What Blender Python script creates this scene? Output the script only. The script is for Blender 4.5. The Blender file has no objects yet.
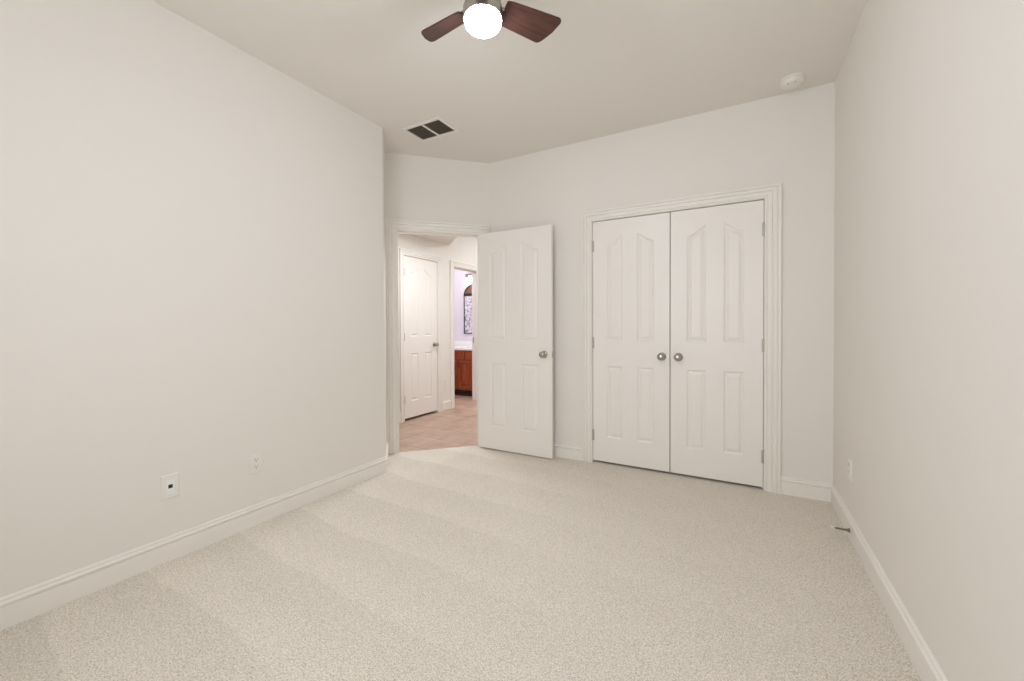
import bpy, bmesh, math, random
from mathutils import Vector, Matrix, Quaternion

C = bpy.context.scene
COL = C.collection
PI = math.pi
random.seed(4)

# ------------------------------------------------------------------ camera
FPX = 407.2                      # focal length in pixels of the 1024 px wide frame
YAW, PITCH, ROLL, EYE = 0.5125, -0.0113, 0.0036, 1.1612
cam = bpy.data.cameras.new('camera')
cam.sensor_width = 36.0
cam.lens = FPX * 36.0 / 1024.0
cam.shift_y = (331.0 - 340.5) / 1024.0
cam.clip_start = 0.02
cam_o = bpy.data.objects.new('camera', cam)
COL.objects.link(cam_o)
_r = Vector((math.cos(YAW), math.sin(YAW), 0))
_f0 = Vector((-math.sin(YAW), math.cos(YAW), 0))
_z = Vector((0, 0, 1))
_f = _f0 * math.cos(PITCH) + _z * math.sin(PITCH)
_u = _z * math.cos(PITCH) - _f0 * math.sin(PITCH)
_R = _r * math.cos(ROLL) - _u * math.sin(ROLL)
_U = _r * math.sin(ROLL) + _u * math.cos(ROLL)
M = Matrix((( _R.x, _U.x, -_f.x, 0), (_R.y, _U.y, -_f.y, 0), (_R.z, _U.z, -_f.z, EYE), (0, 0, 0, 1)))
cam_o.matrix_world = M
C.camera = cam_o

# ------------------------------------------------------------------ colour management, world
C.view_settings.view_transform = 'Standard'
C.view_settings.look = 'None'
C.view_settings.gamma = 1.0
C.view_settings.use_curve_mapping = False
C.view_settings.exposure = 0.06
C.cycles.use_denoising = True
C.cycles.max_bounces = 16
C.cycles.diffuse_bounces = 12
C.cycles.sample_clamp_indirect = 8.0

world = bpy.data.worlds.new('world')
C.world = world
world.use_nodes = True
bg = world.node_tree.nodes['Background']
bg.inputs[0].default_value = (0.85, 0.92, 1.0, 1)
bg.inputs[1].default_value = 0.6

# room dimensions (metres)
H = 2.743
XR, XL = 0.5292, -2.4863         # right and left walls
YB, YF = 3.3541, -0.55           # closet wall, wall with the added window behind the camera
XD = -2.1339                     # where closet wall meets the angled entry wall
YE = 2.3384                      # where the left wall ends
S2 = math.sqrt(0.5)

# ------------------------------------------------------------------ lights
def area(name, loc, rot, sx, sy, watts, color=(1, 1, 1), shape='RECTANGLE'):
    l = bpy.data.lights.new(name, 'AREA')
    l.shape = shape
    l.size = sx
    l.size_y = sy
    l.energy = watts
    l.color = color
    o = bpy.data.objects.new(name, l)
    o.location = loc
    o.rotation_euler = rot
    COL.objects.link(o)
    return o

WIN_X0, WIN_X1, WIN_Z0, WIN_Z1 = -1.45, 0.30, 0.85, 2.35
DAY = 41.0
LAMP = 99.0
HALL = 1.6
DAYC = (0.985, 0.995, 1.03)
LAMPC = (0.955, 0.995, 1.07)
HALLC = (0.98, 1.0, 1.03)
area('daylight_fill', ((WIN_X0 + WIN_X1) / 2, YF - 0.20, (WIN_Z0 + WIN_Z1) / 2), (PI / 2, 0, 0),
     WIN_X1 - WIN_X0, WIN_Z1 - WIN_Z0, DAY, DAYC)  # area lamp outside the added window, gives the room its daylight
area('hall_fill', (-2.5, 5.35, H - 0.012), (0, 0, 0), 0.5, 0.5, 13.0 * HALL, HALLC, 'DISK')  # unseen fill added to brighten the hall, no fixture modelled
area('entry_fill', (-2.72, 3.52, 2.29), (0, 0, 0), 0.4, 0.4, 10.5 * HALL, HALLC, 'DISK')  # second fill, added below the soffit to light the hall wall
area('bathroom_fill', (-4.45, 5.1, H - 0.012), (0, 0, 0), 0.3, 0.3, 14.0, (1.0, 0.99, 1.0), 'DISK')  # ceiling fill added to brighten the bathroom besides its vanity light

# ------------------------------------------------------------------ materials
def srgb(r, g, b):
    def c(v):
        v /= 255.0
        return v / 12.92 if v <= 0.04045 else ((v + 0.055) / 1.055) ** 2.4
    return (c(r), c(g), c(b), 1.0)

def mat(name, color, rough=0.5, metal=0.0, spec=0.5):
    m = bpy.data.materials.new(name)
    m.use_nodes = True
    b = m.node_tree.nodes['Principled BSDF']
    b.inputs['Base Color'].default_value = color
    b.inputs['Roughness'].default_value = rough
    b.inputs['Metallic'].default_value = metal
    b.inputs['Specular IOR Level'].default_value = spec
    return m

def nodes(m):
    nt = m.node_tree
    return nt, nt.nodes, nt.links, nt.nodes['Principled BSDF']

def add_bump(m, scale, strength, dist, detail=3.0):
    nt, N, L, b = nodes(m)
    tc = N.new('ShaderNodeTexCoord')
    n = N.new('ShaderNodeTexNoise')
    n.inputs['Scale'].default_value = scale
    n.inputs['Detail'].default_value = detail
    L.new(tc.outputs['Object'], n.inputs['Vector'])
    bp = N.new('ShaderNodeBump')
    bp.inputs['Strength'].default_value = strength
    bp.inputs['Distance'].default_value = dist
    L.new(n.outputs['Fac'], bp.inputs['Height'])
    L.new(bp.outputs['Normal'], b.inputs['Normal'])
    return tc, n

WALL = mat('wall_paint', srgb(227, 224, 219), 0.85, spec=0.2)
add_bump(WALL, 90, 0.25, 0.002)
CEIL = mat('ceiling_paint', srgb(227, 224, 219), 0.9, spec=0.15)
add_bump(CEIL, 90, 0.2, 0.002)
TRIM = mat('trim_paint', srgb(232, 229, 224), 0.38, spec=0.45)
DOORP = mat('door_paint', srgb(233, 230, 226), 0.36, spec=0.45)
add_bump(DOORP, 240, 0.04, 0.001)
BATHW = mat('bathroom_paint', srgb(224, 219, 227), 0.85, spec=0.2)
NICKEL = mat('satin_nickel', srgb(176, 172, 164), 0.28, 1.0)
HINGE = mat('hinge_nickel', srgb(190, 185, 176), 0.45, 0.5)
PLASTIC = mat('white_plastic', srgb(229, 226, 221), 0.35)
INSERT = mat('bright_white_plastic', srgb(231, 233, 232), 0.3)
DARK = mat('dark_slot', srgb(28, 27, 27), 0.6)
SLOT = mat('slot_brown', srgb(95, 88, 80), 0.6)
FILTER = mat('dark_filter', srgb(134, 125, 115), 0.85, spec=0.1)
STEEL = mat('spring_steel', srgb(130, 122, 110), 0.35, 1.0)  # door stop metal; on the hall hinges its darkness stands in for shade
RUBBER = mat('white_rubber', srgb(225, 222, 214), 0.6)
COUNTER = mat('white_counter', srgb(242, 240, 240), 0.25)
BLACK = mat('black_metal', srgb(35, 30, 30), 0.45)
TOEK = mat('toe_kick_wood', srgb(62, 26, 12), 0.6)

def wood(name, dark, light, scale, stretch, rough, axis_rot=(0, 0, 0)):
    m = mat(name, light, rough)
    nt, N, L, b = nodes(m)
    tc = N.new('ShaderNodeTexCoord')
    mp = N.new('ShaderNodeMapping')
    mp.inputs['Scale'].default_value = stretch
    mp.inputs['Rotation'].default_value = axis_rot
    L.new(tc.outputs['Object'], mp.inputs['Vector'])
    n = N.new('ShaderNodeTexNoise')
    n.inputs['Scale'].default_value = scale
    n.inputs['Detail'].default_value = 5
    n.inputs['Distortion'].default_value = 0.6
    L.new(mp.outputs['Vector'], n.inputs['Vector'])
    r = N.new('ShaderNodeValToRGB')
    r.color_ramp.elements[0].position = 0.32
    r.color_ramp.elements[0].color = dark
    r.color_ramp.elements[1].position = 0.68
    r.color_ramp.elements[1].color = light
    L.new(n.outputs['Fac'], r.inputs['Fac'])
    L.new(r.outputs['Color'], b.inputs['Base Color'])
    return m

BLADEW = wood('walnut_blade', srgb(54, 30, 25), srgb(80, 48, 39), 7, (1.2, 12, 12), 0.5)
CHERRY = wood('cherry_cabinet', srgb(128, 54, 18), srgb(176, 86, 36), 5, (10, 10, 1.0), 0.4)
ARCHW = wood('brown_arch_wood', srgb(88, 58, 50), srgb(128, 92, 80), 8, (2, 2, 10), 0.5)

def glow(name, color, strength):
    m = bpy.data.materials.new(name)
    m.use_nodes = True
    nt = m.node_tree
    b = nt.nodes['Principled BSDF']
    b.inputs['Base Color'].default_value = (0.9, 0.9, 0.9, 1)
    b.inputs['Emission Color'].default_value = color
    b.inputs['Emission Strength'].default_value = strength
    return m

GLOBE = glow('lit_opal_glass', (*LAMPC, 1), LAMP)
SHADE = glow('lit_frosted_shade', (1.0, 0.98, 0.96, 1), 9.0)

# mottled panel of the arched wall piece
MOTTLE = mat('mottled_grey_panel', srgb(200, 196, 206), 0.3)
nt, N, L, b = nodes(MOTTLE)
tc = N.new('ShaderNodeTexCoord')
n = N.new('ShaderNodeTexNoise')
n.inputs['Scale'].default_value = 22
n.inputs['Detail'].default_value = 4
L.new(tc.outputs['Object'], n.inputs['Vector'])
r = N.new('ShaderNodeValToRGB')
r.color_ramp.elements[0].position = 0.36
r.color_ramp.elements[0].color = srgb(132, 126, 146)
r.color_ramp.elements[1].position = 0.58
r.color_ramp.elements[1].color = srgb(226, 222, 230)
L.new(n.outputs['Fac'], r.inputs['Fac'])
L.new(r.outputs['Color'], b.inputs['Base Color'])

# carpet: twisted cut pile, speckled, with vacuum lanes
CARPET = mat('beige_carpet', srgb(205, 197, 184), 1.0, spec=0.05)
nt, N, L, b = nodes(CARPET)
b.inputs['Sheen Weight'].default_value = 0.12
b.inputs['Sheen Roughness'].default_value = 0.5
tc = N.new('ShaderNodeTexCoord')
n1 = N.new('ShaderNodeTexNoise')
n1.inputs['Scale'].default_value = 190
n1.inputs['Detail'].default_value = 4.0
n1.inputs['Roughness'].default_value = 0.75
L.new(tc.outputs['Object'], n1.inputs['Vector'])
r1 = N.new('ShaderNodeValToRGB')
r1.color_ramp.elements[0].position = 0.34
r1.color_ramp.elements[0].color = srgb(162, 155, 143)
r1.color_ramp.elements[1].position = 0.66
r1.color_ramp.elements[1].color = srgb(238, 232, 223)
e = r1.color_ramp.elements.new(0.46)
e.color = srgb(214, 207, 196)
L.new(n1.outputs['Fac'], r1.inputs['Fac'])
def math_node(op, a, c=None):
    m_ = N.new('ShaderNodeMath')
    m_.operation = op
    for k_, v_ in enumerate((a, c)):
        if v_ is None: continue
        if isinstance(v_, (int, float)): m_.inputs[k_].default_value = v_
        else: L.new(v_, m_.inputs[k_])
    return m_.outputs[0]
# vacuum lanes: pile laid over in strokes running across the room from the left wall
sx = N.new('ShaderNodeSeparateXYZ')
L.new(tc.outputs['Object'], sx.inputs[0])
n2 = N.new('ShaderNodeTexNoise')
n2.inputs['Scale'].default_value = 2.2
n2.inputs['Detail'].default_value = 3.0
L.new(tc.outputs['Object'], n2.inputs['Vector'])
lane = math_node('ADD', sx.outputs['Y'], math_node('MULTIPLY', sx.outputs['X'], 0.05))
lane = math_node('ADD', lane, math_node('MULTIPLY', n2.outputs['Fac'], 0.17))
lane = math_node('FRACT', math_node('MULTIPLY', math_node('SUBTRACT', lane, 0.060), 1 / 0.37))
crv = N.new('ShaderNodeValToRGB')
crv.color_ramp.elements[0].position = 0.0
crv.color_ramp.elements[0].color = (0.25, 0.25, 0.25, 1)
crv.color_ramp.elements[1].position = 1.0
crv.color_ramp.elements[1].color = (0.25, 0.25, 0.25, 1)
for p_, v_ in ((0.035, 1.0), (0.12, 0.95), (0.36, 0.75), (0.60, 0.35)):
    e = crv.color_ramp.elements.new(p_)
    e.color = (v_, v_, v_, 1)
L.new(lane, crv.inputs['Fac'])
n3 = N.new('ShaderNodeTexNoise')
n3.inputs['Scale'].default_value = 1.3
n3.inputs['Detail'].default_value = 2.0
L.new(tc.outputs['Object'], n3.inputs['Vector'])
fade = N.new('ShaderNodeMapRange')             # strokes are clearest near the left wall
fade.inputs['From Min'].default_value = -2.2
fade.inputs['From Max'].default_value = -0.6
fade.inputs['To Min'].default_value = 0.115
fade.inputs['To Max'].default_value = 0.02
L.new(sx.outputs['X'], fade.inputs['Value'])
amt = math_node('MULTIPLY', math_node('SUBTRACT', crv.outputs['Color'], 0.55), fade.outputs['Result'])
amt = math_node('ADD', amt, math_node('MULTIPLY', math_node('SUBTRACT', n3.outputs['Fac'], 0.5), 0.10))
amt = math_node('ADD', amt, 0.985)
mx = N.new('ShaderNodeMix')
mx.data_type = 'RGBA'
mx.blend_type = 'MULTIPLY'
mx.inputs['Factor'].default_value = 1.0
vo = N.new('ShaderNodeTexVoronoi')             # single yarn ends
vo.inputs['Scale'].default_value = 310
L.new(tc.outputs['Object'], vo.inputs['Vector'])
sc_ = N.new('ShaderNodeSeparateColor')
L.new(vo.outputs['Color'], sc_.inputs[0])
tuft = math_node('ADD', math_node('MULTIPLY', math_node('POWER', sc_.outputs[0], 0.40), 0.56), 0.60)
amt = math_node('MULTIPLY', amt, tuft)
L.new(r1.outputs['Color'], mx.inputs['A'])
L.new(amt, mx.inputs['B'])
L.new(mx.outputs['Result'], b.inputs['Base Color'])
bp = N.new('ShaderNodeBump')
bp.inputs['Strength'].default_value = 0.55
bp.inputs['Distance'].default_value = 0.005
L.new(n1.outputs['Fac'], bp.inputs['Height'])
L.new(bp.outputs['Normal'], b.inputs['Normal'])

# terracotta tile laid on the diagonal
TILE = mat('terracotta_tile', srgb(178, 140, 118), 0.42)
nt, N, L, b = nodes(TILE)
tc = N.new('ShaderNodeTexCoord')
mp = N.new('ShaderNodeMapping')
mp.inputs['Rotation'].default_value = (0, 0, 0.0)
mp.inputs['Location'].default_value = (2.735 + 6.66, -3.30 + 6.66, 0)
L.new(tc.outputs['Object'], mp.inputs['Vector'])
br = N.new('ShaderNodeTexBrick')
br.offset = 0.0
br.inputs['Scale'].default_value = 1.0
br.inputs['Brick Width'].default_value = 0.333
br.inputs['Row Height'].default_value = 0.333
br.inputs['Mortar Size'].default_value = 0.004
br.inputs['Mortar Smooth'].default_value = 0.2
br.inputs['Color1'].default_value = srgb(198, 172, 155)
br.inputs['Color2'].default_value = srgb(188, 160, 143)
br.inputs['Mortar'].default_value = srgb(146, 122, 108)
L.new(mp.outputs['Vector'], br.inputs['Vector'])
n = N.new('ShaderNodeTexNoise')
n.inputs['Scale'].default_value = 6
n.inputs['Detail'].default_value = 6
L.new(tc.outputs['Object'], n.inputs['Vector'])
r = N.new('ShaderNodeValToRGB')
r.color_ramp.elements[0].position = 0.3
r.color_ramp.elements[0].color = (0.78, 0.74, 0.72, 1)
r.color_ramp.elements[1].position = 0.7
r.color_ramp.elements[1].color = (1.0, 1.0, 1.0, 1)
L.new(n.outputs['Fac'], r.inputs['Fac'])
mx = N.new('ShaderNodeMix')
mx.data_type = 'RGBA'
mx.blend_type = 'MULTIPLY'
mx.inputs['Factor'].default_value = 1.0
L.new(br.outputs['Color'], mx.inputs['A'])
L.new(r.outputs['Color'], mx.inputs['B'])
L.new(mx.outputs['Result'], b.inputs['Base Color'])

GLASS = bpy.data.materials.new('window_glass')
GLASS.use_nodes = True
nt = GLASS.node_tree
nt.nodes.clear()
out = nt.nodes.new('ShaderNodeOutputMaterial')
mixs = nt.nodes.new('ShaderNodeMixShader')
mixs.inputs[0].default_value = 0.06
tr = nt.nodes.new('ShaderNodeBsdfTransparent')
gl = nt.nodes.new('ShaderNodeBsdfGlossy')
gl.inputs['Roughness'].default_value = 0.02
nt.links.new(tr.outputs[0], mixs.inputs[1])
nt.links.new(gl.outputs[0], mixs.inputs[2])
nt.links.new(mixs.outputs[0], out.inputs[0])

# ------------------------------------------------------------------ mesh helpers
def obj(name, bm, m, parent=None, loc=None, rot=None, smooth=None, bevel=None):
    bmesh.ops.recalc_face_normals(bm, faces=bm.faces)
    me = bpy.data.meshes.new(name)
    bm.to_mesh(me)
    bm.free()
    for mm in (m if isinstance(m, (list, tuple)) else [m]):
        me.materials.append(mm)
    o = bpy.data.objects.new(name, me)
    COL.objects.link(o)
    if parent is not None:
        o.parent = parent
    if loc is not None:
        o.location = loc
    if rot is not None:
        o.rotation_euler = rot
    if smooth is not None:
        for p in me.polygons:
            p.use_smooth = True
        me.set_sharp_from_angle(angle=math.radians(smooth))
    if bevel:
        md = o.modifiers.new('bevel', 'BEVEL')
        md.width = bevel
        md.segments = 2
        md.limit_method = 'ANGLE'
        md.angle_limit = math.radians(40)
    return o

def empty(name, loc=(0, 0, 0), rotz=0.0):
    o = bpy.data.objects.new(name, None)
    o.empty_display_size = 0.1
    o.location = loc
    o.rotation_euler = (0, 0, rotz)
    COL.objects.link(o)
    return o

def tag(o, label=None, cat=None, group=None, kind=None):
    if label: o['label'] = label
    if cat: o['category'] = cat
    if group: o['group'] = group
    if kind: o['kind'] = kind
    return o

def struct(o, label, cat):
    return tag(o, label, cat, kind='structure')

def add_box(bm, x0, x1, y0, y1, z0, z1, mtx=None):
    vs = [bm.verts.new((x, y, z)) for x in (x0, x1) for y in (y0, y1) for z in (z0, z1)]
    for f in ((0, 1, 3, 2), (4, 6, 7, 5), (0, 4, 5, 1), (2, 3, 7, 6), (0, 2, 6, 4), (1, 5, 7, 3)):
        bm.faces.new([vs[i] for i in f])
    if mtx is not None:
        bmesh.ops.transform(bm, matrix=mtx, verts=vs)
    return vs

def add_prism(bm, poly, z0, z1):
    a = [bm.verts.new((x, y, z0)) for x, y in poly]
    c = [bm.verts.new((x, y, z1)) for x, y in poly]
    bm.faces.new(a[::-1])
    bm.faces.new(c)
    n = len(poly)
    for i in range(n):
        bm.faces.new((a[i], a[(i + 1) % n], c[(i + 1) % n], c[i]))
    return a + c

def add_lathe(bm, prof, n=32, mtx=None, sx=1.0, sy=1.0):
    """prof: list of (radius, z); closed with caps where the radius is zero"""
    rings = []
    allv = []
    for r_, z_ in prof:
        if r_ < 1e-6:
            v = bm.verts.new((0, 0, z_))
            rings.append([v])
            allv.append(v)
        else:
            ring = [bm.verts.new((r_ * sx * math.cos(2 * PI * k / n), r_ * sy * math.sin(2 * PI * k / n), z_)) for k in range(n)]
            rings.append(ring)
            allv += ring
    for a, c in zip(rings[:-1], rings[1:]):
        if len(a) == 1 and len(c) == 1:
            continue
        for k in range(n):
            k2 = (k + 1) % n
            if len(a) == 1:
                bm.faces.new((a[0], c[k], c[k2]))
            elif len(c) == 1:
                bm.faces.new((a[k], a[k2], c[0]))
            else:
                bm.faces.new((a[k], a[k2], c[k2], c[k]))
    if mtx is not None:
        bmesh.ops.transform(bm, matrix=mtx, verts=allv)
    return allv

def add_tube(bm, pts, rad, n=8, cap=True):
    rings = []
    pts = [Vector(p) for p in pts]
    for i, p in enumerate(pts):
        if i == 0: t = pts[1] - p
        elif i == len(pts) - 1: t = p - pts[i - 1]
        else: t = pts[i + 1] - pts[i - 1]
        t.normalize()
        q = t.to_track_quat('Z', 'Y')
        rr = rad[i] if isinstance(rad, (list, tuple)) else rad
        rings.append([bm.verts.new(p + q @ Vector((rr * math.cos(2 * PI * k / n), rr * math.sin(2 * PI * k / n), 0))) for k in range(n)])
    for a, c in zip(rings[:-1], rings[1:]):
        for k in range(n):
            bm.faces.new((a[k], a[(k + 1) % n], c[(k + 1) % n], c[k]))
    if cap:
        bm.faces.new(rings[0][::-1])
        bm.faces.new(rings[-1])

def add_sweep(bm, frames, prof):
    """frames: list of functions (a, b) -> Vector; prof: closed list of (a, b)"""
    rings = [[bm.verts.new(f(a, c)) for a, c in prof] for f in frames]
    n = len(prof)
    for p, q in zip(rings[:-1], rings[1:]):
        for k in range(n):
            bm.faces.new((p[k], p[(k + 1) % n], q[(k + 1) % n], q[k]))
    bm.faces.new(rings[0][::-1])
    bm.faces.new(rings[-1])

def path_frames(pts):
    """plan path, mitred; profile a = distance to the left of the path, b = height"""
    P = [Vector((p[0], p[1])) for p in pts]
    fr = []
    for i, p in enumerate(P):
        if i == 0: d0 = d1 = (P[1] - p).normalized()
        elif i == len(P) - 1: d0 = d1 = (p - P[i - 1]).normalized()
        else:
            d0 = (p - P[i - 1]).normalized()
            d1 = (P[i + 1] - p).normalized()
        n0 = Vector((-d0.y, d0.x)); n1 = Vector((-d1.y, d1.x))
        m = n0 + n1
        m = m / (m.length_squared / 2.0)
        fr.append((lambda p, m: (lambda a, b: Vector((p.x + m.x * a, p.y + m.y * a, b))))(p.copy(), m.copy()))
    return fr

# ------------------------------------------------------------------ floor, ceiling
bm = bmesh.new()
T = 0.115
floor_poly = [(XL - 0.02, YF - 0.02), (XR + 0.02, YF - 0.02), (XR + 0.02, 4.10), (-1.25, 4.10), (-1.25, YB + 0.05), (XD - 0.02, YB + 0.03),
              (-2.842, 2.665), (XL - 0.02, YE)]
add_prism(bm, floor_poly, -0.1, 0.0)
struct(obj('floor', bm, CARPET), 'beige speckled cut pile carpet with vacuum lanes covering the bedroom floor', 'carpet floor')

bm = bmesh.new()
add_prism(bm, [(-5.6, 1.5), (-2.45, 1.5), (-2.45, 2.35), (-2.842, 2.665), (XD - 0.02, YB + 0.03), (-1.2, YB + 0.03), (-1.2, 6.3), (-5.6, 6.3)], -0.11, -0.006)
struct(obj('floor_hall', bm, TILE), 'pinkish brown tile floor with thin grout lines in the hall', 'tile floor')

bm = bmesh.new()
add_prism(bm, [(XL - 0.10, YF - 0.05), (XR + 0.10, YF - 0.05), (XR + 0.10, 4.2), (-1.2, 4.2), (-1.2, YB + 0.02), (XD - 0.03, YB + 0.045),
               (-2.86, 2.70), (-2.86, 2.62), (XL - 0.08, YE)], H, H + 0.12)
struct(obj('ceiling', bm, CEIL), 'plain off white bedroom ceiling around the fan', 'ceiling')
bm = bmesh.new()
add_prism(bm, [(-5.6, 1.5), (-1.2, 1.5), (-1.2, 6.3), (-5.6, 6.3)], H + 0.125, H + 0.25)
struct(obj('ceiling_hall', bm, CEIL), 'white ceiling of the hall and bathroom', 'ceiling')
bm = bmesh.new()
# lowered ceiling over the entry side of the hall; its edge runs square to the entry wall
add_prism(bm, [(-3.605, 1.6), (-2.60, 1.6), (-2.60, 2.288), (-2.94, 2.63), (-2.2125, 3.3575), (-3.605, 4.60)], 2.31, H + 0.125)
struct(obj('ceiling_soffit', bm, CEIL), 'lowered soffit ceiling over the near end of the hall', 'soffit')

# ------------------------------------------------------------------ walls of the bedroom
def wall(name, bm, m, label):
    return struct(obj(name, bm, m, smooth=30), label, 'wall')

bm = bmesh.new()
BR = 0.05
tl = BR * math.tan(PI / 8)
arc = []
cxa, cya = XL - BR, YE - tl
for k in range(9):
    a = (PI / 4) * k / 8
    arc.append((cxa + BR * math.cos(a), cya + BR * math.sin(a)))
RX, RY = -2.818, 2.6701          # end of the short angled return
poly = [(XL, YF)] + arc + [(RX, RY), (RX - 0.081, RY - 0.081), (-2.6013, 2.29), (-2.6013, YF)]
add_prism(bm, poly, -0.05, H + 0.01)
wall('wall_left', bm, WALL, 'long off white left wall with a rounded far end')

bm = bmesh.new()
add_box(bm, XR, XR + T, YF - T, 4.2, -0.05, H + 0.01)
wall('wall_right', bm, WALL, 'off white right wall ending beside the closet')

# closet wall with its opening
CX0, CX1, CTOP = -1.1016, 0.1395, 2.046
bm = bmesh.new()
add_box(bm, CX0 - 0.012 - (CX0 - 0.012 - XD), CX0 - 0.012, YB, YB + T, -0.05, H + 0.01)
add_box(bm, CX1 + 0.012, XR + 0.01, YB, YB + T, -0.05, H + 0.01)
add_box(bm, CX0 - 0.012, CX1 + 0.012, YB, YB + T, CTOP + 0.012, H + 0.01)
wall('wall_back', bm, WALL, 'off white wall holding the closet double doors')

# angled entry wall with its door opening; local frame: t from the corner along (-1,-1), n toward the room (+1,-1)
def E_(t, n, z=0.0):
    return Vector((XD - S2 * t + S2 * n, YB - S2 * t - S2 * n, z))
ET0, ET1, ETOP = 0.104, 0.868, 2.043
ME = Matrix(((-S2, S2, 0, XD), (-S2, -S2, 0, YB), (0, 0, 1, 0), (0, 0, 0, 1)))
bm = bmesh.new()
add_box(bm, -0.05, ET0 - 0.018, -T, 0, -0.05, H + 0.125, ME)
add_box(bm, ET1 + 0.018, 0.969, -T, 0, -0.05, H + 0.125, ME)
add_box(bm, ET0 - 0.018, ET1 + 0.018, -T, 0, ETOP + 0.018, H + 0.125, ME)
wall('wall_entry', bm, WALL, 'narrow angled wall around the open bedroom doorway')

# unseen wall behind the camera; its window is added to light the room
bm = bmesh.new()
add_box(bm, XL - T, WIN_X0, YF - T, YF, -0.05, H + 0.01)
add_box(bm, WIN_X1, XR + 0.01, YF - T, YF, -0.05, H + 0.01)
add_box(bm, WIN_X0, WIN_X1, YF - T, YF, -0.05, WIN_Z0)
add_box(bm, WIN_X0, WIN_X1, YF - T, YF, WIN_Z1, H + 0.01)
wall('wall_front', bm, WALL, 'off white wall with the added window facing the closet')
w1 = empty('added_window_1', ((WIN_X0 + WIN_X1) / 2, YF - 0.06, WIN_Z0))  # unseen window, added as the daylight source
struct(w1, 'unseen white framed window added to light the room opposite the closet', 'window')
ww, wh = WIN_X1 - WIN_X0, WIN_Z1 - WIN_Z0
bm = bmesh.new()
for x in (-ww / 2, ww / 2 - 0.05):
    add_box(bm, x, x + 0.05, -0.03, 0.03, 0, wh)
add_box(bm, -ww / 2, ww / 2, -0.03, 0.03, 0, 0.05)
add_box(bm, -ww / 2, ww / 2, -0.03, 0.03, wh - 0.05, wh)
add_box(bm, -0.025, 0.025, -0.03, 0.03, 0, wh)
obj('window_frame', bm, TRIM, w1)
bm = bmesh.new()
add_box(bm, -ww / 2, ww / 2, -0.004, 0.004, 0.02, wh - 0.02)
obj('pane', bm, GLASS, w1)
bm = bmesh.new()
add_box(bm, -ww / 2 - 0.04, ww / 2 + 0.04, 0.02, 0.10, -0.03, 0.0)
obj('window_sill', bm, TRIM, w1, bevel=0.004)

# ------------------------------------------------------------------ walls of closet, hall and bathroom
XA = -3.6
HD0, HD1 = 3.702, 4.334          # hall door opening along wall A
BD0, BD1 = 4.695, 5.325          # bathroom opening
bm = bmesh.new()
TA = 0.125
for y0, y1, z0, z1 in ((1.5, HD0 - .018, -.05, H + .13), (HD1 + .018, BD0 - .018, -.05, H + .13), (BD1 + .018, 6.3, -.05, H + .13),
                       (HD0 - .018, HD1 + .018, 2.055, H + .13), (BD0 - .018, BD1 + .018, 2.035, H + .13)):
    add_box(bm, XA - TA, XA, y0, y1, z0, z1)
wall('wall_hall', bm, WALL, 'white hall wall holding the far panel door and bathroom opening')
bm = bmesh.new()
add_box(bm, XA - TA, -1.2, 6.2, 6.3, -0.05, H + 0.13)
wall('wall_hall_end', bm, WALL, 'white end wall of the hall behind the open door')
bm = bmesh.new()
add_box(bm, XA, -2.55, 1.5, 1.6, -0.05, H + 0.13)
wall('wall_hall_start', bm, WALL, 'white wall closing the near end of the hall')
bm = bmesh.new()
add_box(bm, -1.30, -1.20, YB + T, 6.2, -0.05, H + 0.13)
add_box(bm, -1.20, XR + 0.01, 4.05, 4.15, -0.05, H + 0.01)
wall('wall_closet', bm, WALL, 'inside walls of the bedroom closet')
bm = bmesh.new()
add_box(bm, -5.6, XA - TA, 6.08, 6.2, -0.05, H + 0.13)
wall('wall_bathroom', bm, BATHW, 'pale lavender bathroom wall behind the vanity')
bm = bmesh.new()
add_box(bm, -5.6, -5.5, 4.45, 6.08, -0.05, H + 0.13)
wall('wall_bathroom_side', bm, BATHW, 'pale lavender far side wall of the bathroom')
bm = bmesh.new()
add_box(bm, -5.5, XA - TA, 4.45, 4.55, -0.05, H + 0.13)
wall('wall_bathroom_front', bm, BATHW, 'pale lavender near wall of the bathroom')
bm = bmesh.new()
add_box(bm, -4.5, -4.4, 3.4, 4.45, -0.05, H + 0.13)
add_box(bm, -4.4, XA - TA, 3.3, 3.4, -0.05, H + 0.13)
wall('wall_hall_closet', bm, WALL, 'inside walls behind the far hall door')

# ------------------------------------------------------------------ baseboards
BBP = [(0, 0), (0.0135, 0), (0.0135, 0.0835), (0.0085, 0.0865), (0.0085, 0.0895), (0.0165, 0.0935), (0.0175, 0.0975), (0.0165, 0.1015), (0.0115, 0.1045),
       (0.0085, 0.108), (0.0105, 0.1125), (0.0095, 0.1175), (0.005, 0.1215), (0, 0.1225)]
def baseboard(name, paths, label):
    bm = bmesh.new()
    for pts in paths:
        add_sweep(bm, path_frames(pts), BBP)
    return struct(obj(name, bm, TRIM, smooth=25), label, 'baseboard')
CW = 0.092                       # casing width
# paths run with the room on their left
lpath = [(RX + 0.004, RY - 0.004)] + [(x, y) for x, y in arc[::-1]] + [(XL, YF)]
baseboard('baseboard_left', [lpath], 'white moulded baseboard along the long left wall')
baseboard('baseboard_right', [[(XR, YF), (XR, YB), (CX1 + 0.102, YB)]], 'white moulded baseboard along the right wall and closet corner')
baseboard('baseboard_back', [[(CX0 - 0.085, YB), (XD + 0.02, YB)]], 'short white baseboard left of the closet behind the open door')
baseboard('baseboard_front', [[(XL, YF), (XR, YF)]], 'white baseboard under the added window')
baseboard('baseboard_hall', [[(XA, BD0 - 0.09), (XA, HD1 + 0.075)], [(XA, HD0 - 0.075), (XA, 1.6)], [(XA, 6.2), (XA, BD1 + 0.09)]],
          'white baseboard along the hall wall between the two doorways')

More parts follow.
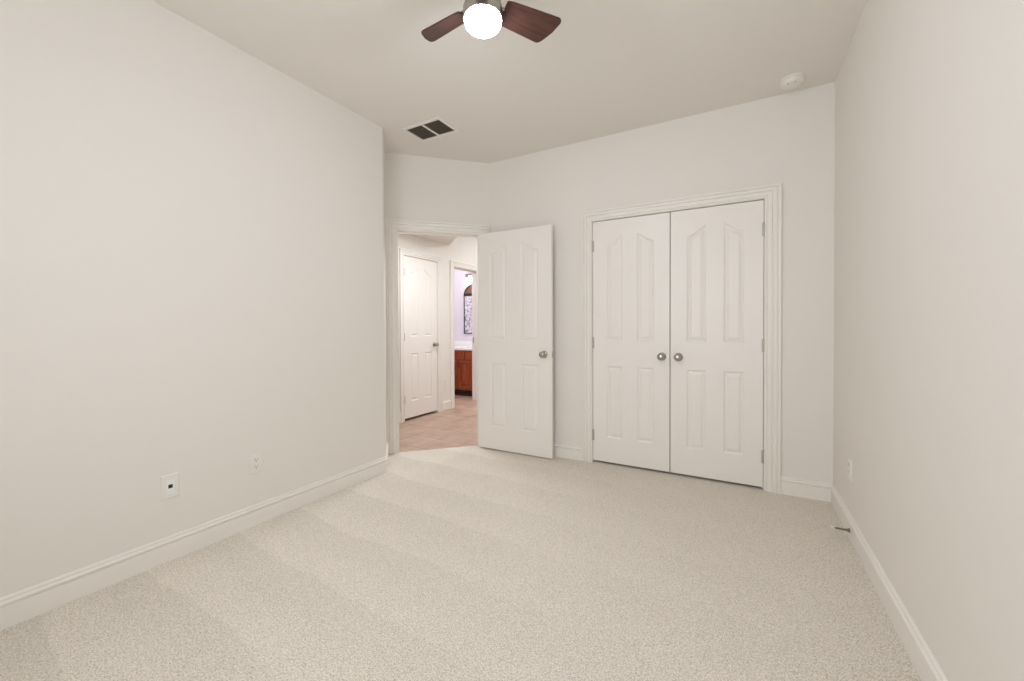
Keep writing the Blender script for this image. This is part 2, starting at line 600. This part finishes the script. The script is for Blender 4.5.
# ------------------------------------------------------------------ casings and jambs
def casing_profile(w):
    # (distance outward from the opening, thickness)
    return [(0, 0), (0, 0.008), (0.004, 0.012), (0.010, 0.012), (0.012, 0.0065), (0.016, 0.0065), (0.020, 0.013), (0.34 * w, 0.0155),
            (0.44 * w, 0.0145), (0.47 * w, 0.0085), (0.52 * w, 0.0085), (0.56 * w, 0.0165), (0.64 * w, 0.0175), (0.74 * w, 0.0165), (w - 0.020, 0.0115),
            (w - 0.017, 0.0115), (w - 0.015, 0.022), (w - 0.003, 0.023), (w, 0.020), (w, 0)]

def casing(bm, place, x0, x1, ztop, w, z0=0.0, left=1.0, head=1.0):
    """place(u, n, z) -> world point; u along the wall, n out of the wall"""
    prof = casing_profile(w)
    fr = [lambda a, c: place(x0 - a * left, c, z0), lambda a, c: place(x0 - a * left, c, ztop + a * head),
          lambda a, c: place(x1 + a, c, ztop + a * head), lambda a, c: place(x1 + a, c, z0)]
    add_sweep(bm, fr, prof)

def jamb(bm, place, x0, x1, ztop, depth0, depth1, th=0.016, z0=-0.02, stop=None):
    """three boards lining an opening, optional door stop at depth range"""
    def bx(u0, u1, n0, n1, a0, a1):
        vs = [bm.verts.new(place(u, n, z)) for u in (u0, u1) for n in (n0, n1) for z in (a0, a1)]
        for f in ((0, 1, 3, 2), (4, 6, 7, 5), (0, 4, 5, 1), (2, 3, 7, 6), (0, 2, 6, 4), (1, 5, 7, 3)):
            bm.faces.new([vs[i] for i in f])
    bx(x0 - th, x0, depth0, depth1, z0, ztop + th)
    bx(x1, x1 + th, depth0, depth1, z0, ztop + th)
    bx(x0, x1, depth0, depth1, ztop, ztop + th)
    if stop:
        s0, s1 = stop
        bx(x0, x0 + 0.011, s0, s1, z0, ztop)
        bx(x1 - 0.011, x1, s0, s1, z0, ztop)
        bx(x0 + 0.011, x1 - 0.011, s0, s1, ztop - 0.011, ztop)

pl_closet = lambda u, n, z: Vector((u, YB - n, z))
bm = bmesh.new()
casing(bm, pl_closet, CX0 - 0.003, CX1 + 0.003, CTOP + 0.003, 0.098, left=0.83, head=0.87)
jamb(bm, pl_closet, CX0, CX1, CTOP, -T, 0.0, th=0.012, stop=(-0.075, -0.045))
struct(obj('trim_1', bm, TRIM, smooth=25), 'wide white moulded casing framing the closet double doors', 'door casing')

pl_entry = lambda u, n, z: E_(u, n, z)
bm = bmesh.new()
casing(bm, pl_entry, ET0 - 0.002, ET1 + 0.002, ETOP + 0.003, 0.097)
jamb(bm, pl_entry, ET0, ET1, ETOP, -T - 0.002, 0.0, stop=(-0.075, -0.042))
casing(bm, lambda u, n, z: E_(u, -T - n, z), ET0 - 0.006, ET1 + 0.006, ETOP + 0.006, 0.075, -0.006)
t2 = struct(obj('trim_2', bm, TRIM, smooth=25), 'white moulded casing and jamb of the open bedroom doorway', 'door casing')
bm = bmesh.new()
# strike plate let into the latch jamb
add_box(bm, ET1 - 0.0015, ET1 + 0.002, -0.034, -0.006, 0.895, 0.955, ME)
obj('strike_plate', bm, HINGE, t2)['label'] = 'small metal strike plate in the jamb'

pl_hall = lambda u, n, z: Vector((XA + n, u, z))
bm = bmesh.new()
casing(bm, pl_hall, HD0 - 0.005, HD1 + 0.005, 2.042, 0.072, -0.006)
jamb(bm, pl_hall, HD0, HD1, 2.038, -TA, 0.0, stop=(-0.085, -0.045))
struct(obj('trim_3', bm, TRIM, smooth=25), 'white casing around the closed hall door', 'door casing')
bm = bmesh.new()
casing(bm, pl_hall, BD0 - 0.005, BD1 + 0.005, 2.024, 0.082, -0.006)
jamb(bm, pl_hall, BD0, BD1, 2.018, -TA, 0.0, stop=(-0.075, -0.045))
t4 = struct(obj('trim_4', bm, TRIM, smooth=25), 'white casing and jamb of the bathroom opening', 'door casing')
bm = bmesh.new()
add_box(bm, XA - 0.115, XA - 0.085, BD1 - 0.0015, BD1 + 0.002, 0.90, 0.99)
obj('strike_plate', bm, HINGE, t4)

# ------------------------------------------------------------------ panel doors
def inset_loop(loop, d):
    """offset a CCW loop inward by d"""
    n = len(loop)
    out = []
    for i in range(n):
        p0, p1, p2 = Vector(loop[i - 1]), Vector(loop[i]), Vector(loop[(i + 1) % n])
        a = (p1 - p0).normalized()
        c = (p2 - p1).normalized()
        na, nc = Vector((-a.y, a.x)), Vector((-c.y, c.x))
        m = na + nc
        m = m / max(0.2, m.length_squared / 2.0)
        q = p1 + m * d
        out.append((q.x, q.y))
    return out

def panel_shapes(w, k):
    """four panels of a leaf of width w; each a function d -> CCW loop in (x, z) inset by d"""
    st = 0.116 if w < 0.7 else 0.128
    ce = 0.114 if w < 0.7 else 0.152
    pw = (w - 2 * st - ce) / 2
    def low(lo, hi, z0, z1):
        return lambda d: [(lo + d, z0 + d), (hi - d, z0 + d), (hi - d, z1 - d), (lo + d, z1 - d)]
    def high(xo, xi, z0, sh, pk):
        lo, hi = min(xo, xi), max(xo, xi)
        def f(d):
            pts = []
            for i in range(13):
                x = lo + d + (hi - lo - 2 * d) * i / 12.0
                t = (x - xo) / (xi - xo)
                # flat at the outer shoulder, rising toward the middle of the door
                g = t * t * (1.9 - 0.9 * t)
                dg = (3.8 * t - 2.7 * t * t) * (pk - sh) / abs(xi - xo)
                pts.append((x, sh + (pk - sh) * g - d * math.sqrt(1 + dg * dg)))
            return [(lo + d, z0 + d), (hi - d, z0 + d)] + pts[::-1]
        return f
    out = []
    for xo, xi in ((st, st + pw), (w - st, w - st - pw)):
        out.append(low(min(xo, xi), max(xo, xi), 0.205 * k, 0.812 * k))
        out.append(high(xo, xi, 1.022 * k, 1.832 * k, 1.912 * k))
    return out

def leaf_bm(w, h, th):
    """leaf in local space: x 0..w, y 0 (front, facing -y) .. th, z 0..h"""
    bm = bmesh.new()
    k = h / 2.03
    shapes = panel_shapes(w, k)
    steps = [(0.0, 0.0), (0.004, 0.0012), (0.010, 0.0070), (0.013, 0.0080), (0.017, 0.0080), (0.030, 0.0035), (0.036, 0.0016), (0.040, 0.0012)]
    outlines = []
    for face in (0, 1):
        Y = lambda d: d if face == 0 else th - d
        outer = [(0, 0), (w, 0), (w, h), (0, h)]
        ov = [bm.verts.new((x, Y(0), z)) for x, z in outer]
        outlines.append(ov)
        edges = [bm.edges.new((ov[i], ov[(i + 1) % 4])) for i in range(4)]
        for shp in shapes:
            prev = None
            for d, dep in steps:
                l2 = shp(d)
                vs = [bm.verts.new((x, Y(dep), z)) for x, z in l2]
                n = len(vs)
                if prev is None:
                    for i in range(n):
                        edges.append(bm.edges.new((vs[i], vs[(i + 1) % n])))
                else:
                    for i in range(n):
                        bm.faces.new((prev[i], prev[(i + 1) % n], vs[(i + 1) % n], vs[i]))
                prev = vs
            bm.faces.new(prev)
        bmesh.ops.triangle_fill(bm, use_beauty=True, use_dissolve=False, edges=edges, normal=(0, -1 if face == 0 else 1, 0))
    a, c = outlines
    for i in range(4):
        bm.faces.new((a[i], a[(i + 1) % 4], c[(i + 1) % 4], c[i]))
    return bm

def knob(parent, x, y, z, facing):
    """round passage knob; facing -1 looks toward local -y, +1 toward +y"""
    R = Matrix.Translation((x, y, z)) @ Matrix.Rotation(PI / 2 if facing < 0 else -PI / 2, 4, 'X')
    bm = bmesh.new()
    add_lathe(bm, [(0, 0.012), (0.010, 0.012), (0.0095, 0.030), (0.013, 0.035), (0.021, 0.039), (0.0265, 0.046), (0.0275, 0.053), (0.0255, 0.060),
                   (0.019, 0.0655), (0.010, 0.068), (0, 0.0685)], 28, R)
    k = obj('knob', bm, NICKEL, parent, smooth=50)
    k['label'] = 'round satin nickel knob'
    bm = bmesh.new()
    add_lathe(bm, [(0, 0), (0.032, 0), (0.032, 0.003), (0.028, 0.008), (0.014, 0.012), (0, 0.0125)], 28, R)
    obj('rosette', bm, NICKEL, k, smooth=40)
    return k

def hinge(parent, x, y, z, leafdir=1, m=HINGE):
    bm = bmesh.new()
    add_tube(bm, [(x, y, z - 0.045), (x, y, z - 0.016)], 0.0062, 10)
    add_tube(bm, [(x, y, z - 0.0150), (x, y, z + 0.0150)], 0.0062, 10)
    add_tube(bm, [(x, y, z + 0.016), (x, y, z + 0.045)], 0.0062, 10)
    add_lathe(bm, [(0, 0.0452), (0.0045, 0.0455), (0.0050, 0.049), (0, 0.052)], 10, Matrix.Translation((x, y, z)))
    add_box(bm, min(x, x + leafdir * 0.012), max(x, x + leafdir * 0.012), y + 0.003, y + 0.0055, z - 0.045, z + 0.045)
    o = obj('hinge', bm, m, parent, smooth=40)
    o['label'] = 'metal butt hinge knuckle'
    return o

DH = 2.030
def make_leaf(name, w, h, loc, rotz, label, hinge_side):
    bm = leaf_bm(w, h, 0.035)
    d = obj(name, bm, DOORP, None, loc, (0, 0, rotz), bevel=0.0012)
    return struct(d, label, 'door')

# closet pair: fronts a hair behind the wall face
CWL = (CX1 - CX0 - 0.012) / 2    # leaf width with gaps of 3, 6, 3 mm
dz = 0.0205
CH = 2.020
left = make_leaf('door_1', CWL, CH, (CX0 + 0.003, YB + 0.004, dz), 0, 'closed left leaf of the closet double doors with knob at its right edge', -1)
knob(left, CWL - 0.058, 0, 0.900, -1)
for z in (0.215, 1.00, 1.815):
    hinge(left, -0.0015, -0.005, z, 1)
right = make_leaf('door_2', CWL, CH, (CX1 - 0.003 - CWL, YB + 0.004, dz), 0, 'closed right leaf of the closet double doors nearest the right wall', 1)
knob(right, 0.058, 0, 0.900, -1)
for z in (0.215, 1.00, 1.815):
    hinge(right, CWL + 0.0015, -0.005, z, -1)

# bedroom door standing open along the closet wall
OW = 0.758
od = make_leaf('door_3', OW, DH, (-2.186, 3.236, 0.010), 0.0, 'white panel bedroom door standing open against the closet wall', -1)
knob(od, OW - 0.070, 0, 0.906, -1)
knob(od, OW - 0.070, 0.035, 0.906, 1)
bm = bmesh.new()
add_box(bm, OW - 0.0008, OW + 0.0012, 0.005, 0.030, 0.878, 0.934)
add_box(bm, OW, OW + 0.009, 0.011, 0.024, 0.899, 0.913)
obj('latch_plate', bm, HINGE, od, bevel=0.0008)['label'] = 'metal latch plate and bolt on the door edge'
for z in (0.215, 1.00, 1.815):
    hinge(od, -0.002, 0.040, z, 1)

# hall door, seen through the doorway, closed
hw = HD1 - HD0 - 0.006
hd = make_leaf('door_4', hw, 2.010, (XA - 0.006, HD0 + 0.003, 0.024), PI / 2, 'white panel door closed in the hall seen through the doorway', -1)
knob(hd, hw - 0.062, 0, 0.898, -1)
for z in (0.232, 1.012, 1.808):
    hinge(hd, -0.001, -0.006, z, 1, STEEL)  # darker metal than the other hinges, imitates the shade there

# ------------------------------------------------------------------ ceiling fan
FX, FY = -0.959, 1.462
fan = tag(empty('ceiling_fan', (FX, FY, H)), 'compact ceiling fan with dark walnut blades and a lit white globe', 'ceiling fan')
bm = bmesh.new()
add_lathe(bm, [(0, 0), (0.066, 0), (0.068, -0.010), (0.060, -0.034), (0.040, -0.045), (0, -0.046)], 36)
obj('canopy', bm, NICKEL, fan, smooth=35)
bm = bmesh.new()
add_lathe(bm, [(0, -0.040), (0.045, -0.041), (0.078, -0.054), (0.090, -0.075), (0.090, -0.150), (0.085, -0.168), (0.066, -0.186), (0.062, -0.205), (0, -0.206)], 40)
obj('motor_housing', bm, NICKEL, fan, smooth=35)
bm = bmesh.new()
add_lathe(bm, [(0, -0.203), (0.062, -0.203), (0.075, -0.214), (0.083, -0.232), (0.0835, -0.278), (0.078, -0.280), (0, -0.280)], 36)
obj('light_fitter', bm, NICKEL, fan, smooth=35)
bm = bmesh.new()
prof = [(0.0, -0.276), (0.075, -0.277)]
for i in range(0, 15):
    a = math.radians(-90.0 * i / 14)
    prof.append((max(0.0, 0.0795 * math.cos(a)), -0.282 + 0.052 * math.sin(a)))
prof[-1] = (0.0, prof[-1][1])
add_lathe(bm, prof, 36)
obj('lamp_shade', bm, GLOBE, fan, smooth=60)['label'] = 'glowing white opal glass globe'

def blade_bm(r0, r1, w0, w1, th, pitch):
    """blade along +x, pitched about its own axis, CCW edge lower"""
    pts = []
    n = 8
    rc = 0.030
    # outline: root rounded, widening, tip with rounded corners
    pts.append((r0, -w0 / 2)); 
    for i in range(7):
        s = i / 6
        pts.append((r0 + 0.02 + (r1 - rc - r0 - 0.02) * s, -(w0 + (w1 - w0) * (0.25 + 0.75 * s ** 0.8)) / 2))
    for i in range(1, n):
        a = -PI / 2 + (PI / 2) * i / n
        pts.append((r1 - rc + rc * math.cos(a), -w1 / 2 + rc + rc * math.sin(a)))
    pts.append((r1 + 0.006, 0.0))
    half = pts
    full = half + [(x, -y) for x, y in half[-2::-1]]
    # the trailing corner of the tip is cut back
    full = [(x - 0.058 * max(0.0, (x - 0.20) / (r1 - 0.20)) * (y / w1 + 0.5), y) for x, y in full]
    bm = bmesh.new()
    vs = add_prism(bm, full, -th / 2, th / 2)
    bmesh.ops.transform(bm, matrix=Matrix.Rotation(-pitch, 4, 'X'), verts=vs)
    return bm

BZ = -0.214
for k, ang in enumerate((57.5, 174.5, 296.0)):
    q = math.radians(ang)
    bl = obj('blade', blade_bm(0.096, 0.377, 0.098, 0.136, 0.007, math.radians(21)), BLADEW, fan, (0, 0, BZ), (0, 0, q), bevel=0.002)
    bl['label'] = 'dark walnut fan blade with rounded tip'
    bm = bmesh.new()
    vs = add_box(bm, 0.100, 0.165, -0.030, 0.030, 0.0037, 0.008)
    bmesh.ops.transform(bm, matrix=Matrix.Rotation(-math.radians(21), 4, 'X'), verts=vs)
    add_box(bm, 0.058, 0.108, -0.016, 0.016, 0.002, 0.010)
    obj('blade_iron', bm, NICKEL, bl, bevel=0.001)

# ------------------------------------------------------------------ return air grille in the ceiling
VX0, VX1, VY0, VY1 = -2.364, -1.984, 2.418, 2.671
vent = tag(empty('ceiling_vent', ((VX0 + VX1) / 2, (VY0 + VY1) / 2, H)), 'white framed ceiling air grille with two dark louvred panels', 'air vent')
vx, vy = (VX1 - VX0) / 2, (VY1 - VY0) / 2
bm = bmesh.new()
fw = 0.025
add_box(bm, -vx, vx, -vy, -vy + fw, -0.010, 0.0)
add_box(bm, -vx, vx, vy - fw, vy, -0.010, 0.0)
add_box(bm, -vx, -vx + fw, -vy + fw, vy - fw, -0.010, 0.0)
add_box(bm, vx - fw, vx, -vy + fw, vy - fw, -0.010, 0.0)
add_box(bm, -0.009, 0.009, -vy + fw, vy - fw, -0.010, 0.0)
obj('frame', bm, PLASTIC, vent, bevel=0.002)
for s in (-1, 1):
    x0, x1 = (-vx + fw, -0.009) if s < 0 else (0.009, vx - fw)
    bm = bmesh.new()
    add_box(bm, x0, x1, -vy + fw, vy - fw, -0.0015, -0.0005)
    y = -vy + fw + 0.006
    while y < vy - fw - 0.004:
        vs = add_box(bm, x0, x1, -0.005, 0.005, -0.0004, 0.0004)
        bmesh.ops.transform(bm, matrix=Matrix.Translation((0, y, -0.0055)) @ Matrix.Rotation(math.radians(35), 4, 'X'), verts=vs)
        y += 0.0125
    obj('louver_panel', bm, FILTER, vent)['label'] = 'dark louvred panel of the grille'

# ------------------------------------------------------------------ smoke detector
sd = tag(empty('smoke_detector', (0.283, 3.180, H)), 'round white smoke detector on the ceiling near the right corner', 'smoke detector')
bm = bmesh.new()
add_lathe(bm, [(0, 0), (0.070, 0), (0.071, -0.004), (0.071, -0.012), (0.067, -0.014), (0, -0.0145)], 40)
obj('mounting_base', bm, PLASTIC, sd, smooth=35)
bm = bmesh.new()
add_lathe(bm, [(0, -0.013), (0.064, -0.0135), (0.066, -0.018), (0.063, -0.030), (0.055, -0.038), (0.035, -0.042), (0, -0.043)], 40)
cv = obj('cover', bm, PLASTIC, sd, smooth=35)
for x, y in ((-0.024, -0.030), (0.012, -0.036)):
    bm = bmesh.new()
    add_lathe(bm, [(0, 0), (0.006, 0), (0.006, -0.0025), (0, -0.003)], 14, Matrix.Translation((x, y, -0.0385)))
    obj('sounder_hole', bm, SLOT, cv)
bm = bmesh.new()
for i in range(18):
    a = 2 * PI * i / 18
    vs = add_box(bm, 0.0605, 0.0655, -0.006, 0.006, -0.0255, -0.0225)
    bmesh.ops.transform(bm, matrix=Matrix.Rotation(a, 4, 'Z'), verts=vs)
obj('vent_slot', bm, PLASTIC, cv)

# ------------------------------------------------------------------ wall plates
def plate_bm(w, h, th=0.006):
    bm = bmesh.new()
    b0, b1 = 0.0, 0.004
    lo = [bm.verts.new((x, 0, z)) for x, z in ((-w / 2, -h / 2), (w / 2, -h / 2), (w / 2, h / 2), (-w / 2, h / 2))]
    mi = [bm.verts.new((v.co.x, -0.003, v.co.z)) for v in lo]
    to = [bm.verts.new((v.co.x * (1 - 0.008 / w), -th, v.co.z * (1 - 0.008 / h))) for v in lo]
    bm.faces.new(lo); bm.faces.new(to[::-1])
    for a, c in ((lo, mi), (mi, to)):
        for i in range(4):
            bm.faces.new((a[i], a[(i + 1) % 4], c[(i + 1) % 4], c[i]))
    return bm

def duplex(name, loc, rotz, label, group=None):
    t = tag(empty(name, loc, rotz), label, 'wall outlet', group)
    obj('cover_plate', plate_bm(0.072, 0.118), PLASTIC, t, bevel=0.0008)
    for s in (-1, 1):
        zc = s * 0.0205
        bm = bmesh.new()
        ring = []
        for i in range(20):
            a = 2 * PI * i / 20
            ring.append((0.0165 * math.cos(a), max(-0.0125, min(0.0125, 0.0165 * math.sin(a)))))
        a_ = [bm.verts.new((x, -0.0062, zc + z)) for x, z in ring]
        c_ = [bm.verts.new((x, -0.0085, zc + z)) for x, z in ring]
        bm.faces.new(a_); bm.faces.new(c_[::-1])
        for i in range(20):
            bm.faces.new((a_[i], a_[(i + 1) % 20], c_[(i + 1) % 20], c_[i]))
        rec = obj('receptacle', bm, PLASTIC, t)
        bm = bmesh.new()
        add_box(bm, -0.0075, -0.0052, -0.0089, -0.008, zc + 0.001, zc + 0.0085)
        add_box(bm, 0.0052, 0.0075, -0.0089, -0.008, zc + 0.001, zc + 0.0085)
        add_lathe(bm, [(0, 0), (0.0028, 0), (0.0028, 0.0009), (0, 0.0009)], 10, Matrix.Translation((0, -0.008, zc - 0.006)) @ Matrix.Rotation(PI / 2, 4, 'X'))
        obj('slot', bm, SLOT, rec)
    bm = bmesh.new()
    add_lathe(bm, [(0, 0), (0.003, 0), (0.0028, 0.0012), (0, 0.0014)], 12, Matrix.Translation((0, -0.006, 0)) @ Matrix.Rotation(PI / 2, 4, 'X'))
    obj('screw', bm, PLASTIC, t)
    return t

duplex('wall_outlet', (XL, 1.338, 0.362), PI / 2, 'white duplex outlet on the left wall nearer the doorway', 'duplex wall outlets')
duplex('wall_outlet', (XR, 2.872, 0.365), -PI / 2, 'white duplex outlet low on the right wall near the closet corner', 'duplex wall outlets')
duplex('wall_outlet', (XA, 4.50, 0.37), PI / 2, 'white duplex outlet on the hall wall between the two doorways', 'duplex wall outlets')

jack = tag(empty('data_outlet', (XL, 0.926, 0.369), PI / 2), 'white wall plate with one small black jack on the left wall', 'wall jack')
obj('cover_plate', plate_bm(0.076, 0.120), PLASTIC, jack, bevel=0.0008)
bm = bmesh.new()
add_box(bm, -0.0175, 0.0175, -0.0075, -0.0055, -0.034, 0.034)
ins = obj('insert', bm, INSERT, jack, bevel=0.0006)
ins['label'] = 'bright white jack insert'
bm = bmesh.new()
add_box(bm, -0.009, 0.009, -0.0082, -0.0072, -0.008, 0.010)
obj('jack_port', bm, DARK, ins)['label'] = 'small black jack opening'
for s in (-1, 1):
    bm = bmesh.new()
    add_lathe(bm, [(0, 0), (0.003, 0), (0.0028, 0.0012), (0, 0.0014)], 12, Matrix.Translation((0, -0.006, s * 0.048)) @ Matrix.Rotation(PI / 2, 4, 'X'))
    obj('screw', bm, PLASTIC, jack)

# ------------------------------------------------------------------ spring door stop on the right baseboard
ds = tag(empty('door_stop', (XR - 0.015, 2.800, 0.052)), 'springy metal door stop with white tip on the right baseboard', 'door stop')
bm = bmesh.new()
RB = Matrix.Rotation(-PI / 2, 4, 'Y')
add_lathe(bm, [(0, 0), (0.011, 0), (0.011, 0.003), (0.007, 0.010), (0, 0.011)], 16, RB)
obj('base', bm, STEEL, ds, smooth=40)
bm = bmesh.new()
pts = []
turns = 17
for i in range(turns * 10 + 1):
    s = i / (turns * 10)
    a = 2 * PI * turns * s
    rr = 0.0046 - 0.0008 * s
    pts.append((-0.008 - 0.058 * s, rr * math.cos(a), rr * math.sin(a)))
add_tube(bm, pts, 0.0013, 6)
obj('spring', bm, STEEL, ds, smooth=60)
bm = bmesh.new()
add_lathe(bm, [(0, 0.064), (0.0065, 0.064), (0.0085, 0.067), (0.0085, 0.079), (0.0060, 0.0825), (0, 0.083)], 16, RB)
obj('tip', bm, RUBBER, ds, smooth=40)['label'] = 'white rubber tip'

# ------------------------------------------------------------------ bathroom vanity seen through the opening
VXL, VXR, VYF, VYK = -5.40, -3.76, 5.53, 6.078
van = tag(empty('bathroom_vanity', (-4.58, 5.805, 0)), 'cherry wood bathroom vanity cabinet under a white countertop', 'vanity cabinet')
def V(x, y, z): return (x + 4.58, y - 5.805, z)
def vbox(bm, x0, x1, y0, y1, z0, z1):
    a = V(x0, y0, z0); c = V(x1, y1, z1)
    return add_box(bm, a[0], c[0], a[1], c[1], a[2], c[2])
bm = bmesh.new()
vbox(bm, VXL, VXR, VYF, VYK, 0.098, 0.765)
obj('body', bm, CHERRY, van)
bm = bmesh.new()
vbox(bm, VXL + 0.01, VXR - 0.01, VYF + 0.07, VYK, -0.006, 0.098)
obj('toe_kick', bm, TOEK, van)['label'] = 'dark recessed toe kick'
def raised(bm, x0, x1, z0, z1, y):
    """cabinet front with a routed raised panel"""
    vbox(bm, x0, x1, y - 0.014, y, z0, z1)
    lp = [(x0, z0), (x1, z0), (x1, z1), (x0, z1)]
    prev = None
    for d, dep in ((0.0, 0.014), (0.003, 0.019), (0.048, 0.019), (0.052, 0.014), (0.060, 0.014), (0.075, 0.019)):
        l2 = inset_loop(lp, d) if d else lp
        vs = [bm.verts.new(V(x, y - dep, z)) for x, z in l2]
        if prev:
            for i in range(4):
                bm.faces.new((prev[i], prev[(i + 1) % 4], vs[(i + 1) % 4], vs[i]))
        prev = vs
    bm.faces.new(prev)
for x0, x1, px in ((-4.43, -4.155, -4.19), (-4.145, -3.87, -4.11), (-4.83, -4.555, -4.59), (-5.20, -4.93, -4.97)):
    bm = bmesh.new()
    raised(bm, x0, x1, 0.125, 0.590, VYF)
    d = obj('cabinet_door', bm, CHERRY, van)
    bm = bmesh.new()
    p0 = V(px, VYF - 0.019, 0.475); p1 = V(px, VYF - 0.019, 0.565)
    add_tube(bm, [p0, (p0[0], p0[1] - 0.024, p0[2] + 0.006), (p0[0], p0[1] - 0.028, (p0[2] + p1[2]) / 2), (p1[0], p1[1] - 0.024, p1[2] - 0.006), p1], 0.0055, 8)
    obj('handle', bm, BLACK, d, smooth=60)['label'] = 'dark bar handle'
for x0, x1 in ((-4.43, -4.017), (-4.005, -3.80), (-4.90, -4.46)):
    bm = bmesh.new()
    vbox(bm, x0, x1, VYF - 0.018, VYF, 0.615, 0.742)
    obj('drawer', bm, CHERRY, van, bevel=0.003)
top = tag(empty('vanity_countertop', (-4.58, 5.79, 0.765)), 'white bathroom countertop with backsplash on the cherry vanity', 'countertop')
bm = bmesh.new()
add_box(bm, -0.84, 0.84, -0.29, 0.288, 0, 0.038)
obj('slab', bm, COUNTER, top, bevel=0.006)
bm = bmesh.new()
add_box(bm, -0.84, 0.84, 0.268, 0.288, 0.038, 0.135)
obj('backsplash', bm, COUNTER, top, bevel=0.003)

# arched wall piece above the vanity
AX, AZ0, AW, ASH, ARISE = -4.185, 1.03, 0.235, 0.70, 0.20
ar = tag(empty('wall_mirror', (AX, 6.08, AZ0)), 'tall arched dark framed wall mirror above the bathroom vanity', 'mirror')
def arch(w, sh, rise, z0, n=20):
    p = [(-w, z0), (w, z0)]
    for i in range(n + 1):
        a = PI * i / n
        p.append((w * math.cos(a), sh + rise * math.sin(a)))
    return p
bm = bmesh.new()
o_, i_ = arch(AW, ASH, ARISE, 0.0), arch(AW - 0.014, ASH, ARISE - 0.014, 0.014)
ring = []
for y in (0.0, -0.022):
    ring.append(([bm.verts.new((x, y, z)) for x, z in o_], [bm.verts.new((x, y, z)) for x, z in i_]))
n = len(o_)
for i in range(n):
    j = (i + 1) % n
    (o0, i0), (o1, i1) = ring
    bm.faces.new((o0[i], o0[j], o1[j], o1[i]))
    bm.faces.new((i0[i], i0[j], i1[j], i1[i]))
    bm.faces.new((o1[i], o1[j], i1[j], i1[i]))
    bm.faces.new((o0[i], o0[j], i0[j], i0[i]))
fr_ = obj('frame', bm, BLACK, ar)
bm = bmesh.new()
add_box(bm, -AW + 0.013, AW - 0.013, -0.020, -0.004, ASH - 0.012, ASH + 0.028)
obj('crossbar', bm, BLACK, ar)
bm = bmesh.new()
add_box(bm, -AW + 0.012, AW - 0.012, -0.012, -0.004, 0.012, ASH - 0.010)
obj('lower_panel', bm, MOTTLE, ar)['label'] = 'mottled pale grey panel'
bm = bmesh.new()
tp = [(x, z) for x, z in arch(AW - 0.012, ASH, ARISE - 0.012, ASH + 0.02)[2:]]
tp = [p for p in tp if p[1] > ASH + 0.02]
a_ = [bm.verts.new((x, -0.004, z)) for x, z in tp]
c_ = [bm.verts.new((x, -0.012, z)) for x, z in tp]
bm.faces.new(a_); bm.faces.new(c_[::-1])
for i in range(len(tp)):
    j = (i + 1) % len(tp)
    bm.faces.new((a_[i], a_[j], c_[j], c_[i]))
obj('arch_panel', bm, ARCHW, ar)['label'] = 'brown arched top panel'

# vanity light
vl = tag(empty('vanity_light', (-4.05, 6.08, 2.09)), 'small metal bathroom wall light above the arched mirror', 'wall light')
bm = bmesh.new()
add_box(bm, -0.33, 0.28, -0.022, 0.0, -0.03, 0.03)
obj('back_plate', bm, NICKEL, vl, bevel=0.004)
for x in (-0.18, 0.02, 0.22):
    bm = bmesh.new()
    add_tube(bm, [(x, -0.02, 0.0), (x, -0.07, 0.0), (x, -0.085, -0.02)], 0.008, 8)
    arm = obj('lamp_arm', bm, NICKEL, vl, smooth=50)
    bm = bmesh.new()
    add_lathe(bm, [(0, 0), (0.022, -0.002), (0.040, -0.05), (0.052, -0.11), (0.048, -0.11), (0.036, -0.05), (0.018, -0.006), (0, -0.005)], 24, Matrix.Translation((x, -0.085, -0.02)))
    obj('shade', bm, SHADE, vl, smooth=50)['label'] = 'lit frosted glass shade'
